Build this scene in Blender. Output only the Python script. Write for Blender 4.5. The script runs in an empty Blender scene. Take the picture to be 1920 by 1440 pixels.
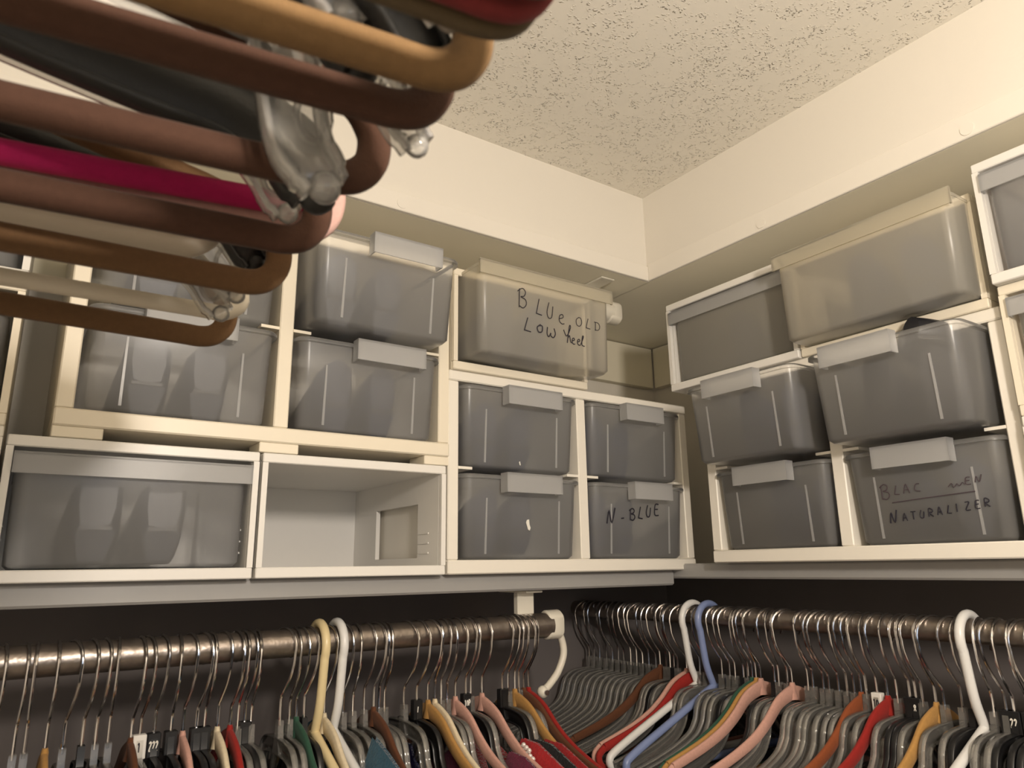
import bpy, math, random
from mathutils import Vector, Matrix
random.seed(7)
S = bpy.context.scene
C = S.collection
CZ = 1.72                      # camera height above the floor; z below is given relative to the lens

# ------------------------------------------------------------------ camera, light, exposure
f_px, pitch, yaw, roll = 1363.0, 0.24612, 0.60565, -0.01411
cd = bpy.data.cameras.new('camera'); cam = bpy.data.objects.new('camera', cd); C.objects.link(cam)
cd.sensor_width = 36.0; cd.lens = f_px / 1920 * 36.0; cd.clip_start = 0.01
fw = Vector((math.sin(yaw) * math.cos(pitch), math.cos(yaw) * math.cos(pitch), math.sin(pitch)))
rt = Vector((math.cos(yaw), -math.sin(yaw), 0)); up = rt.cross(fw)
r2 = rt * math.cos(roll) + up * math.sin(roll); u2 = -rt * math.sin(roll) + up * math.cos(roll)
cam.matrix_world = Matrix(((r2.x, u2.x, -fw.x, 0), (r2.y, u2.y, -fw.y, 0), (r2.z, u2.z, -fw.z, CZ), (0, 0, 0, 1)))
cd.dof.use_dof = True; cd.dof.focus_distance = 1.25; cd.dof.aperture_fstop = 14.0
S.camera = cam
W = bpy.data.worlds.new('world'); S.world = W; W.use_nodes = True
W.node_tree.nodes['Background'].inputs[0].default_value = (0.75, 0.82, 1.0, 1)
W.node_tree.nodes['Background'].inputs[1].default_value = 0.0      # the next room is dark but for its daylight
S.view_settings.view_transform = 'Standard'; S.view_settings.look = 'None'
S.view_settings.gamma = 1.0; S.view_settings.use_curve_mapping = False
S.view_settings.exposure = 0.47
# daylight of the next room, falling in through the open doorway behind the camera
ld = bpy.data.lights.new('doorway_daylight', 'AREA'); ld.shape = 'RECTANGLE'; ld.size = 0.8; ld.size_y = 0.9
ld.energy = 2.2; ld.color = (0.72, 0.84, 1.0)
lo = bpy.data.objects.new('doorway_daylight', ld); C.objects.link(lo)
lo.location = (0.15, -1.75, CZ + 0.10); lo.rotation_euler = (math.radians(90), 0, 0)
LAMP_POS = (0.20, -0.36); LAMP_W = 23.0
S.cycles.max_bounces = 5; S.cycles.diffuse_bounces = 4; S.cycles.glossy_bounces = 2; S.cycles.transmission_bounces = 5; S.cycles.transparent_max_bounces = 16

# ------------------------------------------------------------------ materials
MATS = {}
def newmat(name):
    m = bpy.data.materials.new(name); m.use_nodes = True; MATS[name] = m
    nt = m.node_tree; nt.nodes.clear()
    out = nt.nodes.new('ShaderNodeOutputMaterial')
    return m, nt, out
def N(nt, t, **kw):
    n = nt.nodes.new(t)
    for k, v in kw.items():
        if k.startswith('_'): setattr(n, k[1:], v)
        else: n.inputs[k.replace('__', ' ')].default_value = v
    return n
def principled(name, col, rough=0.5, metal=0.0, noise=0.06, nscale=40.0, bump=0.0, bscale=200.0, sheen=0.0, spec=0.5, coat=0.0):
    m, nt, out = newmat(name); L = nt.links.new
    b = N(nt, 'ShaderNodeBsdfPrincipled', Roughness=rough, Metallic=metal)
    b.inputs['Specular IOR Level'].default_value = spec
    b.inputs['Sheen Weight'].default_value = sheen; b.inputs['Coat Weight'].default_value = coat
    tc = N(nt, 'ShaderNodeTexCoord'); nz = N(nt, 'ShaderNodeTexNoise', Scale=nscale, Detail=2.0)
    L(tc.outputs['Object'], nz.inputs['Vector'])
    mx = N(nt, 'ShaderNodeMix', _data_type='RGBA')
    c0 = [max(0, c * (1 - noise)) for c in col]; c1 = [min(1, c * (1 + noise)) for c in col]
    mx.inputs[6].default_value = (*c0, 1); mx.inputs[7].default_value = (*c1, 1)
    L(nz.outputs['Fac'], mx.inputs[0]); L(mx.outputs[2], b.inputs['Base Color'])
    if bump:
        n2 = N(nt, 'ShaderNodeTexNoise', Scale=bscale, Detail=1.0); L(tc.outputs['Object'], n2.inputs['Vector'])
        bp = N(nt, 'ShaderNodeBump', Strength=bump, Distance=0.002)
        L(n2.outputs['Fac'], bp.inputs['Height']); L(bp.outputs[0], b.inputs['Normal'])
    L(b.outputs[0], out.inputs[0]); return m
def matte(name, col, noise, nscale, bump, bscale):
    m, nt, out = newmat(name); L = nt.links.new
    b = N(nt, 'ShaderNodeBsdfDiffuse', Roughness=0.3); tc = N(nt, 'ShaderNodeTexCoord'); nz = N(nt, 'ShaderNodeTexNoise', Scale=nscale, Detail=2.0)
    L(tc.outputs['Object'], nz.inputs['Vector']); mx = N(nt, 'ShaderNodeMix', _data_type='RGBA')
    mx.inputs[6].default_value = (*[c * (1 - noise) for c in col], 1); mx.inputs[7].default_value = (*[min(1, c * (1 + noise)) for c in col], 1)
    L(nz.outputs['Fac'], mx.inputs[0]); L(mx.outputs[2], b.inputs['Color'])
    if bump:
        n2 = N(nt, 'ShaderNodeTexNoise', Scale=bscale, Detail=1.0); L(tc.outputs['Object'], n2.inputs['Vector'])
        bp = N(nt, 'ShaderNodeBump', Strength=bump, Distance=0.002); L(n2.outputs['Fac'], bp.inputs['Height']); L(bp.outputs[0], b.inputs['Normal'])
    L(b.outputs[0], out.inputs[0]); return m
def frosted(name, tint, rough, clear, transl, diff):
    # moulded frosted polypropylene: partly clear, partly blurring, partly milky
    m, nt, out = newmat(name); L = nt.links.new
    tp = N(nt, 'ShaderNodeBsdfTransparent', Color=(*tint, 1)); rf = N(nt, 'ShaderNodeBsdfRefraction', IOR=1.18, Roughness=rough, Color=(*tint, 1))
    tr = N(nt, 'ShaderNodeBsdfTranslucent', Color=(*tint, 1)); df = N(nt, 'ShaderNodeBsdfDiffuse', Color=(*tint, 1))
    gl = N(nt, 'ShaderNodeBsdfGlossy', Roughness=0.28, Color=(1, 1, 1, 1))
    z = N(nt, 'ShaderNodeMixShader', Fac=clear); L(rf.outputs[0], z.inputs[1]); L(tp.outputs[0], z.inputs[2])
    a = N(nt, 'ShaderNodeMixShader', Fac=transl); L(z.outputs[0], a.inputs[1]); L(tr.outputs[0], a.inputs[2])
    b = N(nt, 'ShaderNodeMixShader', Fac=diff); L(a.outputs[0], b.inputs[1]); L(df.outputs[0], b.inputs[2])
    fr = N(nt, 'ShaderNodeFresnel', IOR=1.30); c = N(nt, 'ShaderNodeMixShader')
    L(fr.outputs[0], c.inputs[0]); L(b.outputs[0], c.inputs[1]); L(gl.outputs[0], c.inputs[2]); L(c.outputs[0], out.inputs[0])
    return m
def clearplastic(name, tint, base=0.30, diff=0.10):
    m, nt, out = newmat(name); L = nt.links.new
    t = N(nt, 'ShaderNodeBsdfTransparent', Color=(*tint, 1)); g = N(nt, 'ShaderNodeBsdfGlossy', Roughness=0.07, Color=(1, 1, 1, 1))
    d = N(nt, 'ShaderNodeBsdfDiffuse', Color=(0.8, 0.78, 0.74, 1)); rf = N(nt, 'ShaderNodeBsdfRefraction', IOR=1.3, Roughness=0.12, Color=(*tint, 1))
    z = N(nt, 'ShaderNodeMixShader', Fac=base); L(t.outputs[0], z.inputs[1]); L(rf.outputs[0], z.inputs[2])
    a = N(nt, 'ShaderNodeMixShader', Fac=diff); L(z.outputs[0], a.inputs[1]); L(d.outputs[0], a.inputs[2])
    fr = N(nt, 'ShaderNodeFresnel', IOR=1.5); b = N(nt, 'ShaderNodeMixShader')
    L(fr.outputs[0], b.inputs[0]); L(a.outputs[0], b.inputs[1]); L(g.outputs[0], b.inputs[2]); L(b.outputs[0], out.inputs[0])
    return m
def popcorn():
    m, nt, out = newmat('popcorn_ceiling'); L = nt.links.new
    b = N(nt, 'ShaderNodeBsdfDiffuse', Roughness=0.3, Color=(0.88, 0.84, 0.75, 1))
    tc = N(nt, 'ShaderNodeTexCoord'); n0 = N(nt, 'ShaderNodeTexNoise', Scale=60.0, Detail=2.0); L(tc.outputs['Object'], n0.inputs['Vector'])
    ad = N(nt, 'ShaderNodeMixRGB', Fac=0.02, _blend_type='ADD'); L(tc.outputs['Object'], ad.inputs[1]); L(n0.outputs['Color'], ad.inputs[2])
    vo = N(nt, 'ShaderNodeTexVoronoi', Scale=215.0, Randomness=1.0); L(ad.outputs[0], vo.inputs['Vector'])
    r = N(nt, 'ShaderNodeMapRange', _interpolation_type='SMOOTHSTEP'); r.inputs[1].default_value = 0.42; r.inputs[2].default_value = 0.05; L(vo.outputs['Distance'], r.inputs[0])
    n2 = N(nt, 'ShaderNodeTexNoise', Scale=55.0, Detail=2.0); L(tc.outputs['Object'], n2.inputs['Vector'])
    r2_ = N(nt, 'ShaderNodeMapRange'); r2_.inputs[1].default_value = 0.42; r2_.inputs[2].default_value = 0.66; L(n2.outputs['Fac'], r2_.inputs[0])
    mu = N(nt, 'ShaderNodeMath', _operation='MULTIPLY'); L(r.outputs[0], mu.inputs[0]); L(r2_.outputs[0], mu.inputs[1])
    bp = N(nt, 'ShaderNodeBump', Strength=1.0, Distance=0.0032); L(mu.outputs[0], bp.inputs['Height']); L(bp.outputs[0], b.inputs['Normal'])
    L(b.outputs[0], out.inputs[0])
def emit(name, col, s):
    m, nt, out = newmat(name); e = N(nt, 'ShaderNodeEmission', Strength=s, Color=(*col, 1)); nt.links.new(e.outputs[0], out.inputs[0])

popcorn()
matte('wall_paint', (0.83, 0.79, 0.715), 0.02, 3, 0.08, 160)
matte('soffit_paint', (0.90, 0.85, 0.70), 0.03, 4, 0.06, 120)
matte('trim_paint', (0.85, 0.81, 0.735), 0.02, 8, 0.1, 60)
principled('shelf_paint', (0.36, 0.355, 0.35), 0.45, noise=0.04, nscale=12, bump=0.08, bscale=90)
matte('lower_wall_taupe', (0.18, 0.162, 0.158), 0.08, 14, 0, 1)  # one even taupe, much darker than the wall above the shelf
matte('floor_carpet', (0.56, 0.50, 0.42), 0.25, 400, 0, 1)
principled('cream_plastic', (0.86, 0.79, 0.65), 0.38, noise=0.03, nscale=6)
principled('ivory_plastic', (0.88, 0.84, 0.76), 0.36, noise=0.03, nscale=6)
principled('white_plastic', (0.84, 0.82, 0.78), 0.35, noise=0.02, nscale=6)
frosted('frost', (0.995, 0.995, 0.995), 0.28, 0.80, 0.08, 0.095)
frosted('frost_yellow', (0.99, 0.96, 0.88), 0.40, 0.58, 0.16, 0.19)
frosted('frost_thick', (0.95, 0.95, 0.95), 0.4, 0.4, 0.30, 0.22)
frosted('frost_thick_yellow', (0.96, 0.92, 0.81), 0.4, 0.4, 0.30, 0.22)
m_, nt_, out_ = newmat('frost_inner'); a_ = N(nt_, 'ShaderNodeBsdfTransparent'); g_ = N(nt_, 'ShaderNodeBsdfGlossy', Roughness=0.35); x_ = N(nt_, 'ShaderNodeMixShader', Fac=0.03); d_ = N(nt_, 'ShaderNodeBsdfDiffuse', Color=(0.95, 0.95, 0.94, 1)); y_ = N(nt_, 'ShaderNodeMixShader', Fac=0.07)
nt_.links.new(a_.outputs[0], y_.inputs[1]); nt_.links.new(d_.outputs[0], y_.inputs[2])
nt_.links.new(y_.outputs[0], x_.inputs[1]); nt_.links.new(g_.outputs[0], x_.inputs[2]); nt_.links.new(x_.outputs[0], out_.inputs[0])
principled('ink', (0.02, 0.018, 0.03), 0.5)
principled('ink_faded', (0.07, 0.05, 0.06), 0.6)
principled('paper', (0.85, 0.82, 0.75), 0.8)
principled('rod_steel', (0.36, 0.31, 0.27), 0.36, 0.9, noise=0.45, nscale=55, bump=0.25, bscale=140)
principled('hook_chrome', (0.72, 0.70, 0.70), 0.16, 1.0, noise=0.05)
principled('bracket_paint', (0.80, 0.76, 0.66), 0.4, noise=0.02)
clearplastic('clear_plastic', (0.94, 0.93, 0.91), 0.10, 0.13)
clearplastic('clear_plastic_near', (0.985, 0.98, 0.965), 0.05, 0.30)
principled('black_plastic', (0.012, 0.012, 0.013), 0.35)
principled('black_plastic_near', (0.016, 0.016, 0.015), 0.5, noise=0.15, nscale=150, bump=0.1, bscale=400)
for nm, c in {'velvet_brown': (0.115, 0.045, 0.022), 'velvet_red': (0.30, 0.022, 0.018), 'velvet_mustard': (0.44, 0.24, 0.075), 'velvet_pink': (0.58, 0.33, 0.27),
              'velvet_cream': (0.72, 0.62, 0.44), 'velvet_green': (0.03, 0.085, 0.055), 'velvet_rust': (0.26, 0.07, 0.025),
              'flock_cocoa': (0.070, 0.034, 0.022), 'flock_tan': (0.20, 0.118, 0.052), 'flock_umber': (0.14, 0.078, 0.037), 'flock_burgundy': (0.19, 0.03, 0.03),
              'flock_rose': (0.52, 0.33, 0.29), 'satin_magenta': (0.42, 0.015, 0.10), 'flock_olive': (0.11, 0.08, 0.045)}.items():
    principled(nm, c, 0.85, noise=0.14, nscale=240, bump=0.15, bscale=900, sheen=0.08, spec=0.15)
principled('tube_cream', (0.80, 0.66, 0.38), 0.28, noise=0.02)
principled('tube_white', (0.80, 0.80, 0.79), 0.28, noise=0.02)
principled('tube_blue', (0.22, 0.28, 0.50), 0.28, noise=0.02)
principled('tube_ivory', (0.66, 0.60, 0.49), 0.45, noise=0.02)
for nm, c in {'cloth_teal': (0.012, 0.10, 0.18), 'cloth_blue': (0.018, 0.025, 0.27), 'cloth_red': (0.50, 0.015, 0.02), 'cloth_coral': (0.75, 0.06, 0.06), 'cloth_black': (0.012, 0.011, 0.012),
              'cloth_wine': (0.20, 0.012, 0.055), 'cloth_navy': (0.015, 0.02, 0.05), 'cloth_forest': (0.016, 0.045, 0.03), 'cloth_grey': (0.09, 0.085, 0.08), 'cloth_plum': (0.06, 0.02, 0.05)}.items():
    principled(nm, c, 0.9, noise=0.3, nscale=180, bump=0.5, bscale=380, sheen=0.2, spec=0.2)
for nm, c in {'leather_navy': (0.020, 0.026, 0.050), 'leather_black': (0.014, 0.014, 0.018), 'leather_slate': (0.045, 0.05, 0.065), 'leather_tan': (0.55, 0.33, 0.18)}.items():
    principled(nm, c, 0.38, noise=0.1, bump=0.15, bscale=300)
principled('pearl', (0.80, 0.74, 0.70), 0.15, 0.2); principled('lamp_metal', (0.75, 0.72, 0.66), 0.3, 0.8)

# ------------------------------------------------------------------ mesh helpers
def cr(pts, n=6, closed=False):
    P = [Vector(p) for p in pts]; m = len(P); out = []
    for i in range(m if closed else m - 1):
        if closed: a, b, c, d = P[i - 1], P[i], P[(i + 1) % m], P[(i + 2) % m]
        else: a, b, c, d = P[max(i - 1, 0)], P[i], P[i + 1], P[min(i + 2, m - 1)]
        for k in range(n):
            t = k / n
            out.append(0.5 * ((2 * b) + (c - a) * t + (2 * a - 5 * b + 4 * c - d) * t * t + (3 * b - a - 3 * c + d) * t ** 3))
    if not closed: out.append(P[-1])
    return out
class MB:
    def __init__(self): self.v = []; self.f = []
    def box(self, x0, x1, y0, y1, z0, z1, c=0.0):
        if c <= 0:
            b = len(self.v)
            self.v += [(x, y, z) for z in (z0, z1) for y in (y0, y1) for x in (x0, x1)]
            self.f += [tuple(b + i for i in q) for q in ((0, 2, 3, 1), (4, 5, 7, 6), (0, 1, 5, 4), (2, 6, 7, 3), (0, 4, 6, 2), (1, 3, 7, 5))]
            return self
        rings = []
        for z, i in ((z0, c), (z0 + c, 0), (z1 - c, 0), (z1, c)):
            a, b_, d, e = x0 + i, x1 - i, y0 + i, y1 - i; k = c if i == 0 else c * 0.4
            rings.append([(a + k, d, z), (b_ - k, d, z), (b_, d + k, z), (b_, e - k, z), (b_ - k, e, z), (a + k, e, z), (a, e - k, z), (a, d + k, z)])
        return self.loft(rings)
    def loft(self, rings, cap=True, closed=False):
        b = len(self.v); n = len(rings[0]); m = len(rings)
        for r in rings: self.v += [tuple(p) for p in r]
        for i in range(m if closed else m - 1):
            j = (i + 1) % m
            for k in range(n):
                l = (k + 1) % n; self.f.append((b + i * n + k, b + i * n + l, b + j * n + l, b + j * n + k))
        if cap and not closed:
            self.f.append(tuple(b + k for k in reversed(range(n)))); self.f.append(tuple(b + (m - 1) * n + k for k in range(n)))
        return self
    def sweep(self, path, hh, th, closed=False, y=0.0, round_=False, seg=8):
        # planar sweep in local XZ; hh = half height in the plane, th = half thickness along Y; hh may be a list
        m = len(path); rings = []
        for i in range(m):
            p = Vector(path[i]); a = Vector(path[i - 1] if (i or closed) else path[i]); b = Vector(path[(i + 1) % m] if (i < m - 1 or closed) else path[i])
            t = (b - a); t = t.normalized() if t.length > 1e-9 else Vector((1, 0)); nx, nz = -t.y, t.x
            h = hh[i] if isinstance(hh, (list, tuple)) else hh
            if round_: sec = [(h * math.cos(2 * math.pi * k / seg), th * math.sin(2 * math.pi * k / seg)) for k in range(seg)]
            else:
                c = min(h, th) * 0.55; sec = [(h, th - c), (h - c, th), (-h + c, th), (-h, th - c), (-h, -th + c), (-h + c, -th), (h - c, -th), (h, -th + c)]
            rings.append([(p.x + nx * s, y + w, p.y + nz * s) for s, w in sec])
        return self.loft(rings, True, closed)
    def ball(self, c, r, seg=8, rng=5):
        rings = [[(c[0] + r * math.sin(math.pi * (i + .02) / rng) * math.cos(2 * math.pi * k / seg), c[1] + r * math.sin(math.pi * (i + .02) / rng) * math.sin(2 * math.pi * k / seg), c[2] + r * math.cos(math.pi * (i + .02) / rng)) for k in range(seg)] for i in range(rng + 1)]
        rings[-1] = [(c[0] + .05 * r * math.cos(2 * math.pi * k / seg), c[1] + .05 * r * math.sin(2 * math.pi * k / seg), c[2] - r) for k in range(seg)]
        return self.loft(rings)
    def cyl(self, p0, p1, r, seg=20):
        p0, p1 = Vector(p0), Vector(p1); d = (p1 - p0).normalized(); a = d.orthogonal().normalized(); b = d.cross(a)
        return self.loft([[p + (a * math.cos(2 * math.pi * k / seg) + b * math.sin(2 * math.pi * k / seg)) * r for k in range(seg)] for p in (p0, p1)])
    def mesh(self, name, mat, smooth=True, ang=35):
        me = bpy.data.meshes.new(name); me.from_pydata([tuple(v) for v in self.v], [], self.f); me.validate()
        import bmesh
        bm = bmesh.new(); bm.from_mesh(me); bmesh.ops.recalc_face_normals(bm, faces=bm.faces); bm.to_mesh(me); bm.free()
        if smooth: me.shade_smooth(); me.set_sharp_from_angle(angle=math.radians(ang))
        me.materials.append(MATS[mat]); return me
def link(name, me, parent=None, loc=None, rot=None):
    o = bpy.data.objects.new(name, me); C.objects.link(o)
    if parent: o.parent = parent
    if loc is not None: o.location = loc
    if rot is not None: o.rotation_euler = rot
    return o
def part(name, mb, mat, parent=None, loc=None, rot=None, smooth=True, ang=35): return link(name, mb.mesh(name, mat, smooth, ang), parent, loc, rot)
def tag(o, label, cat, group=None, kind=None):
    if label: o['label'] = label
    if cat: o['category'] = cat
    if group: o['group'] = group
    if kind: o['kind'] = kind
    return o
def thing(name, label, cat, loc, rz=0.0, group=None):      # loc z relative to the lens
    o = link(name, None, None, (loc[0], loc[1], loc[2] + CZ), (0, 0, rz)); o.empty_display_size = 0.05
    return tag(o, label, cat, group)
def struct(name, mb, mat, loc=(0, 0, 0), label=None, smooth=False):
    o = part(name, mb, mat, None, (loc[0], loc[1], loc[2] + CZ), smooth=smooth); o['kind'] = 'structure'
    if label: o['label'] = label
    return o
HP = math.pi / 2

# ------------------------------------------------------------------ the closet: walls, soffits, shelves
YA, XB, XC, YD = 1.255, 1.302, -0.47, -1.05       # back planes of the four walls
SA, SB, SC = 0.925, 0.961, -0.14                  # soffit fronts
ZS, ZT, ZF = 0.525, 0.70, -CZ                     # soffit underside, ceiling, floor
struct('floor', MB().box(XC - .05, XB + .05, YD - 1.0, YA + .05, ZF - .05, ZF), 'floor_carpet')
struct('ceiling', MB().box(XC - .05, XB + .05, YD - 1.0, YA + .05, ZT, ZT + .05), 'popcorn_ceiling')
struct('wall_left', MB().box(XC - .05, XC, YD, YA, ZF, ZT), 'wall_paint')
struct('wall_back', MB().box(XC - .05, XB + .05, YA, YA + .05, ZF, ZT), 'wall_paint')
struct('wall_right', MB().box(XB, XB + .05, YD, YA, ZF, ZT), 'wall_paint')
struct('wall_front', MB().box(XC - .05, -0.28, YD - .09, YD, ZF, ZT).box(0.58, XB + .05, YD - .09, YD, ZF, ZT).box(-0.28, 0.58, YD - .09, YD, 0.56, ZT), 'wall_paint', label='cream wall with the open doorway behind the camera')
struct('wall_lower_back', MB().box(XC, XB, YA - .006, YA, ZF, -.030), 'lower_wall_taupe', label='dark taupe lower wall behind the back rod')
struct('wall_lower_right', MB().box(XB - .006, XB, YD, YA - .006, ZF, -.020), 'lower_wall_taupe', label='dark taupe lower wall behind the right rod')
struct('soffit_back', MB().box(XC, SB + .001, SA, YA, ZS, ZT), 'soffit_paint', label='boxed cream soffit above the back wall bins')
struct('soffit_right', MB().box(SB, XB, YD, YA, ZS, ZT), 'soffit_paint', label='boxed cream soffit above the right wall bins')
struct('soffit_left', MB().box(XC, SC, YD, SA, ZS, ZT), 'soffit_paint')
# the face of each soffit is wall paint, the lower lip a proud painted strip
struct('wall_soffit_back', MB().box(SC, SB, SA - .004, SA, ZS + .03, ZT), 'wall_paint')
struct('wall_soffit_right', MB().box(SB - .004, SB, YD, SA - .004, ZS + .03, ZT), 'wall_paint')
t1 = struct('trim_1', MB().box(SC, SB, SA - .008, SA, ZS, ZS + .03, .0012), 'trim_paint', label='painted lip along the lower edge of the back soffit')
t2 = struct('trim_2', MB().box(SB - .006, SB, YD, SA - .008, ZS, ZS + .034, .0012), 'trim_paint', label='painted lip along the lower edge of the right soffit')
def plug(par, p, axis):
    mb = MB(); d = Vector(axis)
    mb.cyl((0, 0, 0), d * .0009, .0085, 24); part('nail_plug', mb, 'trim_paint', par, p)
for x in (0.437, -0.02): plug(t1, (x, SA - .0081, ZS + .012), (0, -1, 0))
for y in (0.66, 0.345): plug(t2, (SB - .0061, y, ZS + .012), (-1, 0, 0))
struct('trim_3', MB().box(XC, XB - .022, YA - .02, YA, .422, ZS - .003, .001), 'soffit_paint', label='cleat board on the back wall under the soffit')
struct('trim_4', MB().box(XB - .02, XB, YD, YA - .0225, .422, ZS - .003, .001), 'soffit_paint', label='cleat board on the right wall under the soffit')
FA, FB = 0.946, 1.006
struct('shelf_back', MB().box(XC, FB - .002, FA, YA, -.036, -.010, .003), 'shelf_paint', label='painted shelf along the back wall, carrying the shoe drawers')
struct('shelf_right', MB().box(FB, XB, YD, YA, -.0245, .001, .003), 'shelf_paint', label='painted shelf along the right wall, carrying the shoe drawers')

# ------------------------------------------------------------------ pendant bulb (behind the camera, out of frame)
lamp = thing('pendant_lamp', 'bare warm bulb on a short cord behind the viewer', 'lamp', (LAMP_POS[0], LAMP_POS[1], ZT))
part('canopy', MB().cyl((0, 0, 0), (0, 0, -.018), .05, 28), 'lamp_metal', lamp)
part('cord', MB().cyl((0, 0, -.018), (0, 0, -.290), .0035, 10), 'black_plastic', lamp)
part('socket', MB().cyl((0, 0, -.290), (0, 0, -.328), .018, 16), 'lamp_metal', lamp)
al = bpy.data.lights.new('bulb', 'POINT'); al.shadow_soft_size = .055; al.energy = LAMP_W; al.color = (1.0, 0.89, 0.77)
ao = bpy.data.objects.new('bulb', al); C.objects.link(ao); ao.parent = lamp; ao.location = (0, 0, -.385)

# ------------------------------------------------------------------ handwriting strokes
G = {'B': [[(.1, 0), (.12, .95)], [(0, .8), (.3, 1), (.5, .85), (.42, .62), (.2, .55), (.5, .45), (.55, .2), (.35, 0), (.12, .08)]],
     'L': [[(.3, 1), (.1, .1), (.12, .05), (.5, 0)]], 'U': [[(.2, 1), (.05, .4), (.15, .02), (.4, .1), (.5, .8)]],
     'e': [[(.05, .35), (.4, .5), (.35, .72), (.12, .6), (.08, .2), (.3, 0), (.5, .05)]],
     'O': [[(.3, .9), (.05, .6), (.1, .12), (.4, .05), (.6, .4), (.5, .85), (.25, .88)]],
     'D': [[(.1, 0), (.12, .85)], [(0, .85), (.4, .8), (.55, .45), (.4, .1), (.05, .05)]],
     'o': [[(.3, .6), (.05, .35), (.15, .02), (.4, .1), (.42, .5), (.2, .5)]],
     'w': [[(.05, .7), (.02, .2), (.15, 0), (.3, .3), (.3, .1), (.5, 0), (.65, .3), (.55, .7)]],
     'h': [[(-.3, .8), (-.1, .45), (.1, .6), (.3, 1.05), (.2, 1.1), (.0, .0)], [(.05, .3), (.2, .5), (.3, .1), (.45, .08)]],
     'l': [[(0, .1), (.3, .75), (.2, .8), (.12, .1), (.4, .0)]],
     'N': [[(0, 0), (.15, .8), (.35, .05), (.6, 1)]], '-': [[(.05, .3), (.3, .33)]],
     'E': [[(.5, .95), (.15, .9), (.1, .05), (.5, 0)], [(.12, .5), (.42, .52)]],
     'A': [[(0, 0), (.25, 1), (.5, 0)], [(.1, .4), (.42, .4)]], 'C': [[(.5, .85), (.2, .8), (.1, .2), (.5, .05)]],
     'T': [[(0, 1), (.55, 1)], [(.28, 1), (.25, 0)]], 'R': [[(.05, 0), (.08, 1), (.45, .85), (.4, .55), (.1, .5), (.5, 0)]],
     'I': [[(.15, 1), (.12, 0)]], 'Z': [[(.05, .95), (.45, .95), (.05, .05), (.5, .02)]],
     '1': [[(.1, .8), (.3, 1), (.3, 0)]], '0': [[(.3, 1), (.05, .7), (.05, .3), (.3, 0), (.55, .3), (.55, .7), (.3, 1)]],
     'P': [[(.05, 0), (.05, 1), (.45, .95), (.5, .65), (.05, .5)]], '8': [[(.3, .55), (.08, .8), (.3, 1), (.52, .8), (.3, .55), (.05, .25), (.3, 0), (.55, .25), (.3, .55)]],
     '2': [[(.05, .8), (.3, 1), (.5, .75), (.05, 0), (.55, 0)]], 'X': [[(0, 0), (.5, 1)], [(0, 1), (.5, 0)]], '_': [[(0, 0), (1, .02)]], '~': [[(0, .2), (.2, .6), (.3, .1), (.5, .5), (.6, .2), (.8, .6), (.9, .3)]]}
def writing(mb, text, x, z, h, w, slope=0.0, r=.0011, step=.85):
    cx = x
    for ch in text:
        if ch != ' ':
            for st in G[ch]:
                pts = [(cx + p[0] * w, z + (cx - x) * slope + p[1] * h) for p in st]
                mb.sweep(cr(pts, 4) if len(pts) > 2 else [Vector(q) for q in pts], r, .0004)
        cx += w * step
    return mb

# ------------------------------------------------------------------ shoes in the drawers
def shoe_meshes(mat):
    U, Sx, H = MB(), MB(), MB(); Ln = .235; rings = []; srings = []
    def base(s): return .045 * max(0, 1 - s / .62) ** 1.4
    def half(s): return .030 + .012 * math.sin(min(1, s / .7) * math.pi * .5) if s < .72 else .042 * math.sqrt(max(.02, 1 - ((s - .72) / .29) ** 2))
    for i in range(17):
        s = i / 16; w = half(s) * (0.75 if i == 0 else 1); zb = base(s); top = zb + (.062 - .03 * s / .55 if s < .55 else .034 - .016 * (s - .55) / .45)
        ring = [(s * Ln, -w * .96, top), (s * Ln, -w, zb + (top - zb) * .45), (s * Ln, -w * .8, zb + .003), (s * Ln, 0, zb), (s * Ln, w * .8, zb + .003), (s * Ln, w, zb + (top - zb) * .45), (s * Ln, w * .96, top)]
        if .04 < s < .62: ring += [(s * Ln, w * .86, top - .004), (s * Ln, w * .7, zb + .012), (s * Ln, 0, zb + .01), (s * Ln, -w * .7, zb + .012), (s * Ln, -w * .86, top - .004)]
        else: ring += [(s * Ln, w * .75, top + .006), (s * Ln, w * .4, top + .011), (s * Ln, 0, top + .013), (s * Ln, -w * .4, top + .011), (s * Ln, -w * .75, top + .006)]
        rings.append(ring)
        srings.append([(s * Ln, -w * .9, zb - .004), (s * Ln, w * .9, zb - .004), (s * Ln, w * .9, zb + .001), (s * Ln, -w * .9, zb + .001)])
    U.loft(rings); Sx.loft(srings)
    H.loft([[(x * .8 + .012, y * .7, 0) for x, y in ((0, -.022), (.035, -.018), (.035, .018), (0, .022))], [(x, y, .04) for x, y in ((0, -.026), (.05, -.024), (.05, .024), (0, .026))]])
    return U.mesh('upper', mat), Sx.mesh('sole', 'leather_black'), H.mesh('heel', mat)
SHOES = {k: shoe_meshes(k) for k in ('leather_navy', 'leather_black', 'leather_slate', 'leather_tan')}
def put_shoe(par_mat, local, yawz, tilt, mat, label, group, name='shoe'):
    M = par_mat @ Matrix.Translation(local) @ Matrix.Rotation(yawz, 4, 'Z') @ Matrix.Rotation(tilt, 4, 'X')
    o = bpy.data.objects.new(name, None); C.objects.link(o); o.matrix_world = M; o.empty_display_size = .03
    for n, me in zip(('upper', 'sole', 'heel'), SHOES[mat]): link(n, me, o)
    return tag(o, label, 'shoe', group)

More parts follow.
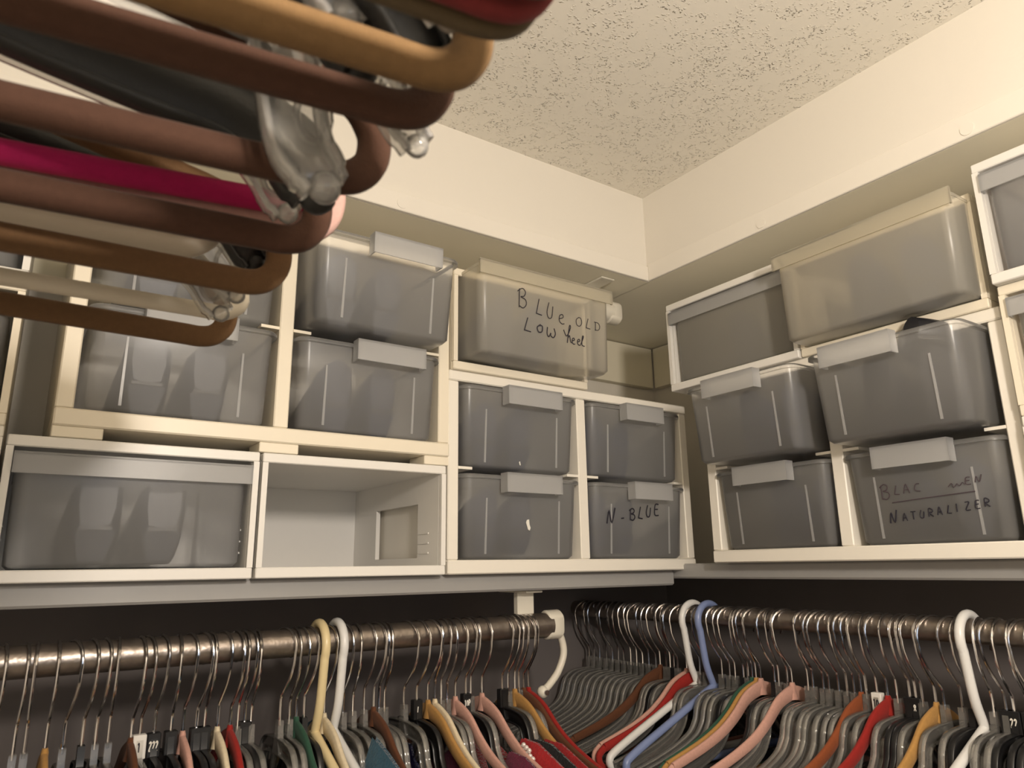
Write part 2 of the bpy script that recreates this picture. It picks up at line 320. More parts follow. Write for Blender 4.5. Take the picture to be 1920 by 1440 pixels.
# ------------------------------------------------------------------ shoe drawer units
def rrect(hw, y0, y1, r, z, n=4):
    out = []
    for cx, cy, a0 in ((hw - r, y0 + r, -90), (hw - r, y1 - r, 0), (-hw + r, y1 - r, 90), (-hw + r, y0 + r, 180)):
        for k in range(n + 1):
            a = math.radians(a0 + 90 * k / n); out.append((cx + r * math.cos(a), cy + r * math.sin(a), z))
    return out
def tub(Wt, Wb, H, D, t=.0022, rim=.006, fb=.008):
    r = .014; mb = MB()
    def prof(i, z, hw_extra=0.0, f=1.0):
        k = z / H; return rrect((Wb + (Wt - Wb) * k) / 2 + hw_extra, fb * (1 - k) - hw_extra, D - .006 * (1 - k) + hw_extra * .2, r + hw_extra, z)
    rings = [rrect(Wb / 2 - .005, fb + .005, D - .011, r * .8, 0), prof(0, .005), prof(0, H - .006), rrect(Wt / 2 + rim, -rim, D + .002, r + rim, H - .006), rrect(Wt / 2 + rim, -rim, D + .002, r + rim, H - .002),
             rrect(Wt / 2 + rim - .002, -rim + .002, D, r + rim - .002, H), rrect(Wt / 2 - t, t, D - t, r - t, H), rrect(Wb / 2 - t, fb + t, D - .006 - t, r - t, .005 + t), rrect(Wb / 2 - .006, fb + .006, D - .012, r * .7, .0005 + t)]
    return mb.loft(rings)
def tub_part(root, mb, mat, loc, rot):
    # frosting sits on the outer skin; the moulded inner skin is smooth and clear
    me = mb.mesh('drawer', mat, True, 50); me.materials.append(MATS['frost_inner']); n = 20
    for i, p in enumerate(me.polygons):
        if 6 * n <= i < 8 * n or i == 8 * n + 1: p.material_index = 1
    return link('drawer', me, root, loc, rot)
def tab_handle(w, h, d):          # overhanging pull: an open box lip
    return MB().box(-w / 2, w / 2, -d, .0, 0, .0022).box(-w / 2, w / 2, -d, -d + .0022, -h, 0).box(-w / 2, -w / 2 + .0022, -d + .0022, 0, -h, 0).box(w / 2 - .0022, w / 2, -d + .0022, 0, -h, 0)
def add_drawer(root, cx, y, z, Wt, Wb, H, D, mats=('frost', 'frost_thick'), sag=0.0, twist=0.0, hx=0.0, hw=.105, text=None, ribs=True):
    d = tub_part(root, tub(Wt, Wb, H, D), mats[0], (cx, y, z), (sag, 0, twist))
    part('handle', tab_handle(hw, .027, .018), mats[1], d, (hx, -.005, H + .0005), smooth=False)
    if ribs:
        for sx in (-1, 1):
            w = Wb * .33
            part('rib', MB().loft([[(-.0016, -.0013, 0), (.0016, -.0013, 0), (.0016, .0006, 0), (-.0016, .0006, 0)], [(-.0012, -.0011, H * .66), (.0012, -.0011, H * .66), (.0012, .0006, H * .66), (-.0012, .0006, H * .66)]]),
                 mats[1], d, (sx * w, .008 - .0004, .008), (math.atan(.008 / H), 0, 0), smooth=False)
    if text:
        for i, (mbt, mt, zz) in enumerate(text(Wt, Wb, H)):
            part('handwriting', mbt, mt, d, (0, .008 * (1 - zz / H) - .0013, zz), (math.atan(.008 / H), 0, 0), smooth=False)
    return d
def unit4(name, label, loc, rz, W, mat, drawers, feet=False, group=None, shoes=True, who=''):
    D = .315; root = thing(name, label, 'drawer unit', loc, rz, group)
    z0 = .0
    if feet:
        for x0, x1 in ((0, .05), (W / 2 - .025, W / 2 + .025), (W - .04, W)): part('foot', MB().box(x0, x1, .002, .05, 0, .013, .001), mat, root)
        z0 = .013
    part('bottom_panel', MB().box(0, W, 0, D, z0, z0 + .02, .0018), mat, root)
    for x0 in (0, W - .018): part('side_panel', MB().box(x0, x0 + .018, .002, D, z0 + .02, z0 + .285, .0015), mat, root)
    part('divider', MB().box(W / 2 - .0095, W / 2 + .0095, .002, D, z0 + .02, z0 + .285, .0015), mat, root)
    part('top_panel', MB().box(0, W, .0, D, z0 + .285, z0 + .301, .0018), mat, root)
    for c in (0, 1):
        xa, xb = (.018, W / 2 - .0095) if c == 0 else (W / 2 + .0095, W - .018)
        for x0, x1 in ((xa, xa + .024), (xb - .024, xb)): part('runner', MB().box(x0, x1, .003, D - .01, z0 + .1515, z0 + .1555), mat, root)
    for dsp in drawers:
        c, r, pull = dsp['c'], dsp['r'], dsp.get('pull', 0)
        xa, xb = (.018, W / 2 - .0095) if c == 0 else (W / 2 + .0095, W - .018)
        wo = xb - xa; cx = (xa + xb) / 2 + dsp.get('dx', 0); zz = z0 + .0205 + (.1355 if r else 0)
        d = add_drawer(root, cx, -.004 - pull, zz, wo - .014, wo - .022, .124, .29, dsp.get('mats', ('frost', 'frost_thick')), dsp.get('sag', 0), dsp.get('tw', 0), dsp.get('hx', 0), dsp.get('hw', wo * .47), dsp.get('text'))
        for sxx, szz, sc in dsp.get('scraps_glints', ()):  # torn sticker paper, and a white flake standing for a glint
            part('scrap_or_glint', MB().loft([[(px * sc, yy, pz * sc) for px, pz in ((-.003, .011), (.002, .012), (.003, .003), (.006, -.004), (.004, -.009), (0, -.007), (-.003, .001), (-.005, .006))] for yy in (0, .0004)]), 'paper', d, (sxx, .008 * (1 - szz / .124) - .0012, szz), (math.atan(.008 / .124), 0, 0), smooth=False)
        CONTENT.append((d, dsp, wo, .29))
    return root
CONTENT = []
def single(name, label, loc, rz, W, H, mat, front=None, group=None, window=True):
    D = .315; root = thing(name, label, 'drawer unit', loc, rz, group); t = .007
    for x0 in (0, W - t):
        if window:
            part('side_panel', MB().box(x0, x0 + t, .006, .07, .012, H - .01).box(x0, x0 + t, .22, D, .012, H - .01).box(x0, x0 + t, .07, .22, .012, .024).box(x0, x0 + t, .07, .22, H - .05, H - .01), mat, root, smooth=False)
            for k in range(3):
                xr = x0 + t if x0 == 0 else x0 - .0012
                part('grip_ridge', MB().box(xr, xr + .0012, .035, .066, .03 + k * .014, .032 + k * .014), mat, root, smooth=False)
        else: part('side_panel', MB().box(x0, x0 + t, .006, D, .012, H - .01, .001), mat, root)
    part('top_panel', MB().box(0, W, .004, D, H - .010, H, .0015), mat, root)
    part('bottom_panel', MB().box(0, W, .004, .03, 0, .012, .001).box(0, .035, .03, D, 0, .010).box(W - .035, W, .03, D, 0, .010).box(.035, W - .035, D - .05, D, 0, .010), mat, root)
    part('back_panel', MB().box(t, W - t, D - .004, D - .001, .012, H - .01), mat, root, smooth=False)
    # bead round the mouth
    part('front_bead', MB().box(0, W, -.003, .004, H - .012, H, .0012).box(0, W, -.003, .004, 0, .013, .0012).box(0, .007, -.003, .004, .013, H - .012).box(W - .007, W, -.003, .004, .013, H - .012), mat, root, smooth=False)
    if front:
        pull = front.get('pull', 0); m0, m1 = front.get('mats', ('frost', 'frost_thick')); w = W - .022 + front.get('wide', 0); h = H - .034 + front.get('tall', 0)
        d = tub_part(root, tub(w, w - .004, h, .285, rim=.001, fb=.003), m0, (W / 2 + front.get('dx', 0), -pull + .003, .0145 + front.get('dz', 0)), (front.get('sag', 0), 0, front.get('tw', 0)))
        lw = w / 2 + .003; ld_ = front.get('lip', .010)
        part('handle', MB().box(-lw, lw, -ld_, .0, h - .0005, h + .002).box(-lw, lw, -ld_, -ld_ + .0022, h - .021, h).box(-lw, -lw + .0022, -ld_ + .0022, 0, h - .021, h).box(lw - .0022, lw, -ld_ + .0022, 0, h - .021, h), m1, d, smooth=False)
        if front.get('text'):
            for mbt, mt, zz in front['text'](w, w, h): part('handwriting', mbt, mt, d, (0, .003 * (1 - zz / h) - .0009, zz), (math.atan(.004 / h), 0, 0), smooth=False)
        CONTENT.append((d, front, w, .285))
    return root
FR, FY = ('frost', 'frost_thick'), ('frost_yellow', 'frost_thick_yellow')
def txt_nblue(Wt, Wb, H):
    return [(writing(writing(MB(), 'N', -Wb * .38, 0, .026, .030, .0, .0013), '-BLUE', -Wb * .23, .003, .020, .023, .17, .0011), 'ink', H * .46)]
def txt_low(Wt, Wb, H):
    m = MB(); writing(m, 'B', -Wb * .24, .046, .032, .030, 0, .0007); writing(m, 'LU', -Wb * .11, .041, .026, .026, -.1, .0007); writing(m, 'e', -Wb * .11 + .046, .034, .022, .024, 0, .0007)
    writing(m, 'OLD', -Wb * .11 + .082, .036, .017, .021, -.02, .0006, .95)
    writing(m, 'L', -Wb * .20, .010, .022, .030, 0, .0008); writing(m, 'o', -Wb * .20 + .026, .012, .022, .026, 0, .0010); writing(m, 'w', -Wb * .20 + .046, .008, .022, .026, 0, .0009)
    writing(m, 'h', -Wb * .20 + .087, .004, .026, .024, 0, .0008); writing(m, 'ee', -Wb * .20 + .096, .004, .014, .014, 0, .0008, .8); writing(m, 'l', -Wb * .20 + .115, .004, .020, .020, 0, .0008)
    return [(m, 'ink', H * .24)]
def txt_nat(Wt, Wb, H):
    a = MB(); writing(a, 'B', -Wb * .30, .003, .020, .022, 0, .0007); writing(a, 'LAC', -Wb * .30 + .018, .008, .012, .016, .05, .0006)
    writing(a, '~', -Wb * .30 + .088, .010, .010, .022, .1, .0005); writing(a, 'EN', -Wb * .30 + .108, .013, .009, .014, .12, .0006)
    a.sweep([Vector((-Wb * .30 + .014, -.002)), Vector((-Wb * .30 + .06, .001)), Vector((-Wb * .30 + .118, .004))], .0006, .0004)
    b = MB(); writing(b, 'N', -Wb * .26, 0, .017, .017, 0, .0009); writing(b, 'ATURALIZER', -Wb * .26 + .017, .002, .010, .0118, .11, .00065, .95)
    return [(a, 'ink_faded', H * .45), (b, 'ink', H * .22)]

unit4('shoe_drawer_unit', 'cream four-drawer shoe unit resting on the two white bins at left', (.030, .925, .1445), 0, .497, 'cream_plastic',
      [dict(c=0, r=0, pull=.0, who='cream unit, lower left drawer', sh='leather_slate', sx=0), dict(c=1, r=0, pull=.004, who='cream unit, lower right drawer', sh='leather_navy', sx=0, hx=.02),
       dict(c=0, r=1, pull=.0, who='cream unit, upper left drawer', sh='leather_navy', sx=0), dict(c=1, r=1, pull=.055, sag=.035, who='cream unit, pulled-out drawer', sh='leather_slate', sx=-.02, hx=.015)], feet=True)
unit4('shoe_drawer_unit', 'ivory four-drawer shoe unit in the middle, one drawer marked N-BLUE', (.526, .925, -.0098), 0, .514, 'ivory_plastic',
      [dict(c=0, r=0, who='ivory middle unit, lower left drawer', sh='leather_navy', sx=-.01, hx=.005, hw=.105, scraps_glints=((.008, .050, .8),)), dict(c=1, r=0, who='drawer marked N-BLUE', sh='leather_navy', sx=-.05, text=txt_nblue, hx=.01, hw=.09),
       dict(c=0, r=1, who='ivory middle unit, upper left drawer', sh='leather_navy', sx=-.01, hx=.01, hw=.105, scraps_glints=((-.004, .010, .3),)), dict(c=1, r=1, who='drawer above the one marked N-BLUE', sh='leather_navy', sx=-.05, hx=0, hw=.09)])  # the tiny pale flake on the upper left drawer is a painted glint
unit4('shoe_drawer_unit', 'ivory four-drawer shoe unit on the right shelf, dark tip poking from a drawer', (.972, .828, .0012), -HP, .476, 'ivory_plastic',
      [dict(c=0, r=0, who='right shelf unit, lower left drawer', sh='leather_navy', sx=.04), dict(c=1, r=0, who='drawer with two lines of handwriting', sh='leather_slate', sx=.0, text=txt_nat),
       dict(c=0, r=1, pull=.055, sag=.02, who='right shelf unit, upper left drawer', sh='leather_navy', sx=.03), dict(c=1, r=1, pull=.06, sag=.02, who='right shelf unit, fullest drawer', sh='leather_black', sx=.01, hx=-.02)])
single('shoe_bin', 'white single shoe bin with a wide frosted front at lower left', (-.008, .925, -.0098), 0, .262, .153, 'white_plastic', dict(who='wide white bin at lower left', sh='leather_slate', sx=0))
single('shoe_bin', 'white single shoe bin standing empty with its drawer missing', (.258, .925, -.0098), 0, .262, .153, 'white_plastic')
single('shoe_bin', 'yellowed shoe bin marked BLUE OLD LOW heel, pulled out', (.530, .922, .2915), 0, .264, .164, 'cream_plastic', dict(pull=.06, dx=.012, dz=.003, wide=.018, tall=.012, mats=FY, lip=.0045, who='bin marked BLUE OLD LOW heel', sh='leather_navy', sx=-.03, text=txt_low))
single('shoe_bin', 'white-rimmed shoe bin on the right shelf, nearest the corner', (.968, .888, .3027), -HP, .262, .164, 'white_plastic', dict(who='bin on the right nearest the corner', sh='leather_navy', sx=.05, mats=('frost_yellow', 'frost_thick')))
single('shoe_bin', 'yellowed shoe bin pulled out between two white bins on the right', (.972, .624, .3027), -HP, .262, .156, 'cream_plastic', dict(pull=.055, tall=.012, wide=.014, mats=FY, lip=.0045, who='yellowed bin on the right', sh='leather_navy', sx=.02))
for k, (who, m) in enumerate((('bottom', 'ivory_plastic'), ('middle', 'cream_plastic'), ('top', 'white_plastic'))):
    single('shoe_bin', f'{m.split("_")[0]} shoe bin cut by the right picture edge, {who} of its stack', (.950 if k == 2 else .962, .347, -.0 + .0012 + k * .1605), -HP, .26, .16, m, dict(who=f'{who} bin at the right edge', sh='leather_tan' if k else 'leather_slate', sx=.05))
    single('shoe_bin', f'{m.split("_")[0]} shoe bin cut by the left picture edge, {who} of its stack', (-.274, .918, -.0098 + k * .1605), 0, .262, .16, m, dict(who=f'{who} bin at the left edge', sh='leather_slate', sx=0), window=False)
bpy.context.view_layer.update()
for d, sp, wo, dep in CONTENT:
    for k, w in enumerate(('left', 'right')):
        col = sp['sh']; nm = col.split('_')[1]
        x = (-.036, .036)[k] + max(-.032, min(.032, sp.get('sx', 0)))
        put_shoe(d.matrix_world @ Matrix.Scale(.84, 4), (x / .84, .045 + .012 * k, .010), HP, 0, col, f'{nm} heeled shoe, {w} of the pair in the {sp["who"]}', 'shoes in the frosted drawers', 'heeled_shoe')
# pointed black shoe tip standing proud of the fullest drawer
M = Matrix.Translation((1.172, .432, CZ + .229)) @ Matrix.Rotation(math.radians(176), 4, 'Z') @ Matrix.Rotation(math.radians(-13), 4, 'Y')
put_shoe(M, (0, 0, 0), 0, 0, 'leather_black', 'black shoe whose pointed tip pokes out above the fullest drawer', None, 'pointed_shoe')

# ------------------------------------------------------------------ rods and their brackets
YR, ZR, RR = .992, -.093, .0175
XR, ZRB, RB = 1.022, -.087, .0150
rA = tag(part('closet_rod', MB().cyl((XC, 0, 0), (.752, 0, 0), RR, 28), 'rod_steel', None, (0, YR, ZR + CZ)), 'worn steel closet rod along the back wall, left of the corner', 'rod')
rB = tag(part('closet_rod', MB().cyl((0, YD, 0), (0, YA, 0), RB, 28), 'rod_steel', None, (XR, 0, ZRB + CZ)), 'dark steel closet rod along the right wall under the shelf', 'rod')
def dcap(t):                                   # D-shaped end cap, axis along x
    pts = [(.0165 * math.cos(a), .0235 * math.sin(a) * (1 if math.sin(a) > 0 else .95)) for a in [2 * math.pi * k / 28 for k in range(28)]]
    pts = [(max(-.0165, min(.0165, x * 1.22)), z) for x, z in pts]
    return MB().loft([[(xx, y * s, z * s) for y, z in pts] for xx, s in ((0, .9), (.003, 1), (t - .003, 1), (t, .88))])
def bracket(label, loc, drop, hook):
    b = thing('rod_bracket', label, 'bracket', loc)
    part('plate', MB().box(-.016, .016, -.030 if hook else -.055, .05, -.004, -.0005, .001), 'bracket_paint', b)
    part('strap', MB().box(-.016, .016, -.006, .006, -drop + .019, -.004, .0012), 'bracket_paint', b)
    part('end_cap', dcap(.030), 'bracket_paint', b, (.040, 0, -drop))
    part('sleeve', MB().cyl((-.012, 0, 0), (.048, 0, 0), .0195, 24), 'bracket_paint' if not hook else 'rod_steel', b, (0, 0, -drop))
    if hook:
        path = cr([(.062, -.004), (.074, -.022), (.078, -.046), (.066, -.072), (.048, -.090), (.036, -.098)], 6)
        part('hook', MB().sweep(path, .0058, .0058, round_=True, seg=12).ball((.034, 0, -.100), .0095, 12, 8), 'bracket_paint', b, (0, .0, -drop))
        part('screw', MB().cyl((0, 0, 0), (0, -.003, 0), .004, 12), 'hook_chrome', b, (.034, -.0085, -drop - .1))
    return b
bracket('cream rod bracket with end cap and curled hook at the back rod', (.704, YR, -.0365), -.0365 - ZR, True)
bracket('white rod bracket with round end cap under the soffit corner', (.876, .998, ZS - .001), .045, False)

# ------------------------------------------------------------------ hangers
def hook_path(R, rh, drop, back=205):
    zc = R - rh; pts = []
    for k in range(17):
        a = math.radians(back - (back + 18) * k / 16); pts.append((rh * math.cos(a), zc + rh * math.sin(a)))
    x0, z0 = pts[-1]
    return [Vector(p) for p in pts] + cr([(x0, z0), (x0 * .93, z0 - .014), (x0 * .66, z0 - .030), (x0 * .22, z0 - .046), (.0, z0 - .056), (0, -drop)], 5)[1:]
def arms(pts, hh, th, mb):
    for s in (-1, 1):
        p = cr([(s * x, z) for x, z in pts], 5); n = len(p)
        h = [hh[0] + (hh[1] - hh[0]) * i / (n - 1) for i in range(n)]
        mb.sweep(p, h, th)
    return mb
ND = .092   # drop from the rod's middle to the neck
NECK_C = [(0, -ND - .030), (.030, -ND - .031), (.050, -ND - .035), (.060, -ND - .046), (.067, -ND - .066), (.084, -ND - .085), (.118, -ND - .100), (.160, -ND - .112), (.205, -ND - .122)]
NECK_V = [(0, -ND - .012), (.018, -ND - .016), (.040, -ND - .025), (.068, -ND - .046), (.100, -ND - .064), (.145, -ND - .080), (.208, -ND - .096)]
HM = {}
def hook_mesh(R, kind):
    key = ('hook', round(R, 4), kind)
    if key not in HM:
        rh = (.0232, .0268, .0248)[kind]
        HM[key] = MB().sweep(hook_path(R + .0016, rh, ND + .006, (205, 190, 215)[kind]), (.00185), .00185, round_=True, seg=8).mesh('hook', 'hook_chrome')
    return HM[key]
def body_mesh(kind, mat):
    key = (kind, mat)
    if key in HM: return HM[key]
    mb = MB()
    if kind == 'moulded':
        mb.loft([[(x * w, y * .0036, z) for x, y in ((-1, -1), (1, -1), (1, 1), (-1, 1))] for w, z in ((.0055, -ND), (.0062, -ND - .012), (.0085, -ND - .028), (.014, -ND - .040))])
        arms(NECK_C, (.0085, .0100), .0012, mb)                            # web
        for s in (-1, 1):
            c = cr([(s * x, z) for x, z in NECK_C], 5)
            for o in (.0088, -.0088):                                      # flanges of the I-section
                q = []
                for i in range(len(c)):
                    t = (c[min(i + 1, len(c) - 1)] - c[max(i - 1, 0)]).normalized(); q.append(c[i] + Vector((-t.y, t.x)) * o)
                mb.sweep(q, .0013, .0038)
        arms([(.205, -ND - .122), (.207, -ND - .138), (.185, -ND - .150), (0, -ND - .150)], (.004, .004), .003, mb)
    elif kind == 'flocked':
        mb.loft([[(w * math.cos(a), w * .62 * math.sin(a), z) for a in [2 * math.pi * k / 10 for k in range(10)]] for w, z in ((.0045, -ND + .002), (.0062, -ND - .002), (.0062, -ND - .010), (.010, -ND - .022))])
        arms(NECK_V, (.0108, .0062), .0030, mb)
        arms([(.208, -ND - .096), (.220, -ND - .106), (.214, -ND - .122), (.185, -ND - .128), (0, -ND - .128)], (.0055, .005), .0028, mb)
    elif kind == 'tube':
        R = .0056
        arms([(0, -.112), (.03, -.124), (.10, -.153), (.19, -.190), (.208, -.203), (.200, -.216), (.17, -.219), (0, -.219)], (R, R), R, mb)
    HM[key] = mb.mesh('body', mat, ang=60); return HM[key]
def tube_hook(R, mat):
    key = ('tubehook', round(R, 4), mat)
    if key not in HM:
        rh = .0285; zc = R + .0058 - rh
        pts = [(rh * math.cos(a), zc + rh * math.sin(a)) for a in [math.radians(165 - 195 * k / 16) for k in range(17)]]
        p = [Vector(q) for q in pts] + cr([pts[-1], (pts[-1][0] * .92, -.035), (pts[-1][0] * .62, -.078), (.004, -.105), (0, -.116)], 5)[1:]
        HM[key] = MB().sweep(p, .0058, .0058, round_=True, seg=12).mesh('hook', mat, ang=60)
    return HM[key]
def size_clip(root, mat, text, ink):
    b = part('size_clip', MB().box(-.0056, .0056, -.0070, .0070, -ND - .022, -ND + .004, .0008), mat, root)
    if text:      # the size is printed on the end facing the room
        w = .0048 if len(text) < 3 else .0040
        m = writing(MB(), text, -w * .85 * len(text) / 2, 0, .0095, w, 0, .0007)
        part('size_mark', m, ink, b, (.0058, 0, -ND - .014), (0, 0, HP), smooth=False)
WORD = ['first', 'second', 'third', 'fourth', 'fifth', 'sixth', 'seventh', 'eighth', 'ninth', 'tenth', 'eleventh', 'twelfth', 'thirteenth', 'fourteenth', 'fifteenth', 'sixteenth', 'seventeenth', 'eighteenth', 'nineteenth']
TENS = {2: 'twent', 3: 'thirt', 4: 'fort', 5: 'fift', 6: 'sixt'}
def ordn(i):
    if i < 20: return WORD[i - 1]
    t, u = divmod(i, 10); return TENS[t] + ('ieth' if u == 0 else 'y-' + WORD[u - 1])
KIND = {'c': ('moulded', 'clear_plastic', 'clear plastic hanger', 'clear_hanger'), 'k': ('moulded', 'black_plastic', 'black plastic hanger', 'black_hanger'),
        'R': ('flocked', 'velvet_red', 'red velvet hanger', 'velvet_hanger'), 'B': ('flocked', 'velvet_brown', 'dark brown velvet hanger', 'velvet_hanger'), 'M': ('flocked', 'velvet_mustard', 'mustard velvet hanger', 'velvet_hanger'),
        'P': ('flocked', 'velvet_pink', 'pink velvet hanger', 'velvet_hanger'), 'W': ('flocked', 'velvet_cream', 'cream velvet hanger', 'velvet_hanger'), 'G': ('flocked', 'velvet_green', 'dark green velvet hanger', 'velvet_hanger'),
        'O': ('flocked', 'velvet_rust', 'rust velvet hanger', 'velvet_hanger'),
        '1': ('tube', 'tube_cream', 'cream tubular plastic hanger', 'tube_hanger'), '2': ('tube', 'tube_white', 'white tubular plastic hanger', 'tube_hanger'), '3': ('tube', 'tube_blue', 'blue tubular plastic hanger', 'tube_hanger')}
def hang(rod, pos, code, n, total_word, yawd, clip=None):
    kind, mat, desc, nm = KIND[code]
    R = RR if rod == 'A' else RB
    loc, rz = ((pos, YR, ZR), -HP + yawd) if rod == 'A' else ((XR, pos, ZRB), math.pi + yawd)
    side = 'back rod' if rod == 'A' else 'right-hand rod'
    lab = f'{desc}, {ordn(n)} hanger along the {side} from the left'
    if clip: lab = f'{desc} with size clip, {ordn(n)} along the {side} from the left'
    o = thing(nm, lab, 'hanger', loc, rz, f'hangers on the {side}')
    o['rod'] = rod
    if kind == 'tube':
        link('hook', tube_hook(R, mat), o)
    else: link('hook', hook_mesh(R, random.choice((0, 0, 1, 2))), o, None, (0, 0, math.radians(random.uniform(-4, 24) * (1 if rod == 'A' else -1))))
    link('body', body_mesh(kind, mat), o)
    if clip: size_clip(o, *clip)
    del o['rod']
    return o
AX = [.019, .039, .049, .068, .084, .102, .115, .128, .151, .160, .175, .193, .206, .221, .230, .245, .260, .269, .277, .285, .321, .333, .342, .352, .367, .379, .392, .405, .419, .435, .449, .457, .465, .495, .515, .533, .544, .554, .564, .578, .596, .604, .624, .661, .672, .684, .692, .701, .710]
AC = 'cccMckccBckkPkkWRckccccGk1W2ccccBccckMWccPkcPkcMcBR'[:len(AX)]
AC = list('ccc' + 'M' + 'c' + 'k' + 'cc' + 'B' + 'c' + 'kk' + 'P' + 'kk' + 'W' + 'R' + 'c' + 'k' + 'c' + 'cc' + 'G' + 'k' + '1' + 'W' + '2' + 'cc' + 'c' + 'B' + 'cc' + 'c' + 'k' + 'M' + 'W' + 'cc' + 'P' + 'k' + 'c' + 'P' + 'k' + 'c' + 'M' + 'c' + 'B' + 'R')
ACLIP = {10: ('white_plastic', '1', 'ink'), 11: ('black_plastic', '222', 'paper'), 12: ('black_plastic', '', 'paper'), 14: ('black_plastic', '', 'paper'), 15: ('black_plastic', '', 'paper'), 19: ('black_plastic', '', 'paper'), 35: ('black_plastic', 'L', 'paper'), 41: ('black_plastic', '10P', 'paper'), 44: ('black_plastic', '', 'paper')}
HA = []
for i, (x, c) in enumerate(zip(AX, AC)):
    HA.append(hang('A', x, c, i + 1, '', math.radians(random.uniform(-.7, .7)), ACLIP.get(i + 1)))
BY = [1.212, 1.196, 1.180, 1.159, 1.142, 1.125, 1.108, 1.090, 1.074, 1.058, 1.042, 1.024, 1.013, 0.997, 0.988, 0.979, 0.970, 0.949, 0.936, 0.926, 0.918, 0.906, 0.890, 0.871, 0.855, 0.844, 0.826, 0.818, 0.810, 0.802, 0.794, 0.768, 0.760, 0.745, 0.737, 0.709, 0.701, 0.684, 0.675, 0.660, 0.647, 0.636, 0.626, 0.618, 0.602, 0.588, 0.574, 0.557, 0.549, 0.541, 0.524, 0.514, 0.492, 0.480, 0.469, 0.456, 0.442, 0.433, 0.418, 0.409, 0.399, 0.380, 0.366]
BC = list('cccccccccccc' + 'B' + 'cc' + 'k' + 'c' + 'P' + 'R' + '2' + 'c' + 'c' + '3' + 'ccc' + 'k' + 'c' + 'G' + 'M' + 'P' + 'k' + 'c' + 'c' + 'P' + 'ccc' + 'cccc' + 'O' + 'c' + 'c' + 'R' + 'c' + 'kk' + 'c' + 'M' + 'cc' + 'k' + '2' + 'c' + 'c' + 'kkk' + 'c' + 'O' + 'cc')
BCLIP = {45: ('white_plastic', '10', 'ink'), 48: ('black_plastic', '', 'paper'), 49: ('black_plastic', '8', 'paper'), 57: ('black_plastic', '', 'paper'), 58: ('black_plastic', '22', 'paper'), 59: ('black_plastic', 'L', 'paper')}
HB = []
for i, (y, c) in enumerate(zip(BY, BC)):
    HB.append(hang('B', y, c, i + 1, '', math.radians(random.uniform(-.7, .7)), BCLIP.get(i + 1)))

# ------------------------------------------------------------------ garments on the lower hangers
def garment(nm, label, rod, pos, mat, top, w=.19, th=.010, length=.62, drape='shoulder', yawd=0.0):
    # cloth shell laid over the hanger's shoulders: sloped top edge, soft folds below
    loc, rz = ((pos, YR, ZR), -HP + yawd) if rod == 'A' else ((XR, pos, ZRB), math.pi + yawd)
    o = thing(nm, label, 'garment', loc, rz, 'clothes on the rods'); mb = MB(); rings = []
    nx = 28
    for j in range(9):
        k = j / 8; ring = []
        for i in range(nx):
            a = 2 * math.pi * i / nx; u = math.cos(a)
            t_ = abs(u) * w; k_ = min(1, max(0, (t_ - .060) / .030)); k_ = k_ * k_ * (3 - 2 * k_)
            zt = top - .36 * max(0, t_ - .08) - .075 * (1 - k_)
            z = zt - length * k ** 1.6
            ripple = .35 * k * math.sin(7 * u + pos * 90)
            ring.append((u * w * (1 + .06 * k), math.sin(a) * th * (1 + .4 * k) * (.35 + .65 * min(1, k * 4)) + ripple * th, z))
        rings.append(ring)
    mb.loft(rings); part('cloth', mb, mat, o, ang=60)
    return o
SV = -ND - .046; SL = -ND - .118      # laid over a velvet shoulder / hung low on the bar
garment('blouse', 'teal blouse hanging beside the white tubular hanger', 'A', .412, 'cloth_teal', -ND - .012, .20, .009)
garment('blouse', 'royal blue blouse low on the cream velvet hanger', 'A', .385, 'cloth_blue', -ND - .085, .20, .005)
garment('blouse', 'royal blue top under the cream velvet hanger further right', 'A', .549, 'cloth_blue', -ND - .060, .19, .006)
garment('knit_top', 'coral top seen through the clear hangers', 'A', .505, 'cloth_coral', -ND - .075, .18, .006)
kt = garment('knit_top', 'red knit top with a cluster of pearl beads', 'A', .640, 'cloth_red', SV + .010, .19, .008)
for r in range(5):
    for q in range(5):
        if abs(r - 2) + abs(q - 2) > 3: continue
        part('bead', MB().ball((0, 0, 0), .0034, 8, 6), 'pearl', kt, (.108 + (q - 2) * .0064 + (r % 2) * .002, -.0125, SV - .022 - (r - 2) * .0064 - (q - 2) * .0025))
garment('knit_top', 'wine red top beside the beaded knit', 'A', .618, 'cloth_wine', SV - .004, .19, .006)
garment('jacket', 'black jacket on the hanger left of the last mustard one', 'A', .663, 'cloth_black', -ND - .040, .19, .007)
garment('knit_top', 'red knit top under the last mustard hanger of the back rod', 'A', .681, 'cloth_red', SV + .004, .19, .006)
for x, m, d in ((.060, 'cloth_black', 'black dress at the far left of the back rod'), (.094, 'cloth_plum', 'plum dress near the left end of the back rod'), (.141, 'cloth_navy', 'navy dress by the brown velvet hanger'), (.184, 'cloth_black', 'black dress left of the pink velvet hanger'),
                (.253, 'cloth_black', 'black dress left of the red velvet hanger'), (.303, 'cloth_grey', 'charcoal dress in the gap of the back rod'), (.347, 'cloth_forest', 'forest green dress by the green velvet hanger'), (.442, 'cloth_plum', 'plum dress right of the teal blouse'), (.480, 'cloth_grey', 'grey dress in front of the coral top')):
    garment('dress', d, 'A', x, m, SL, .19, .006)
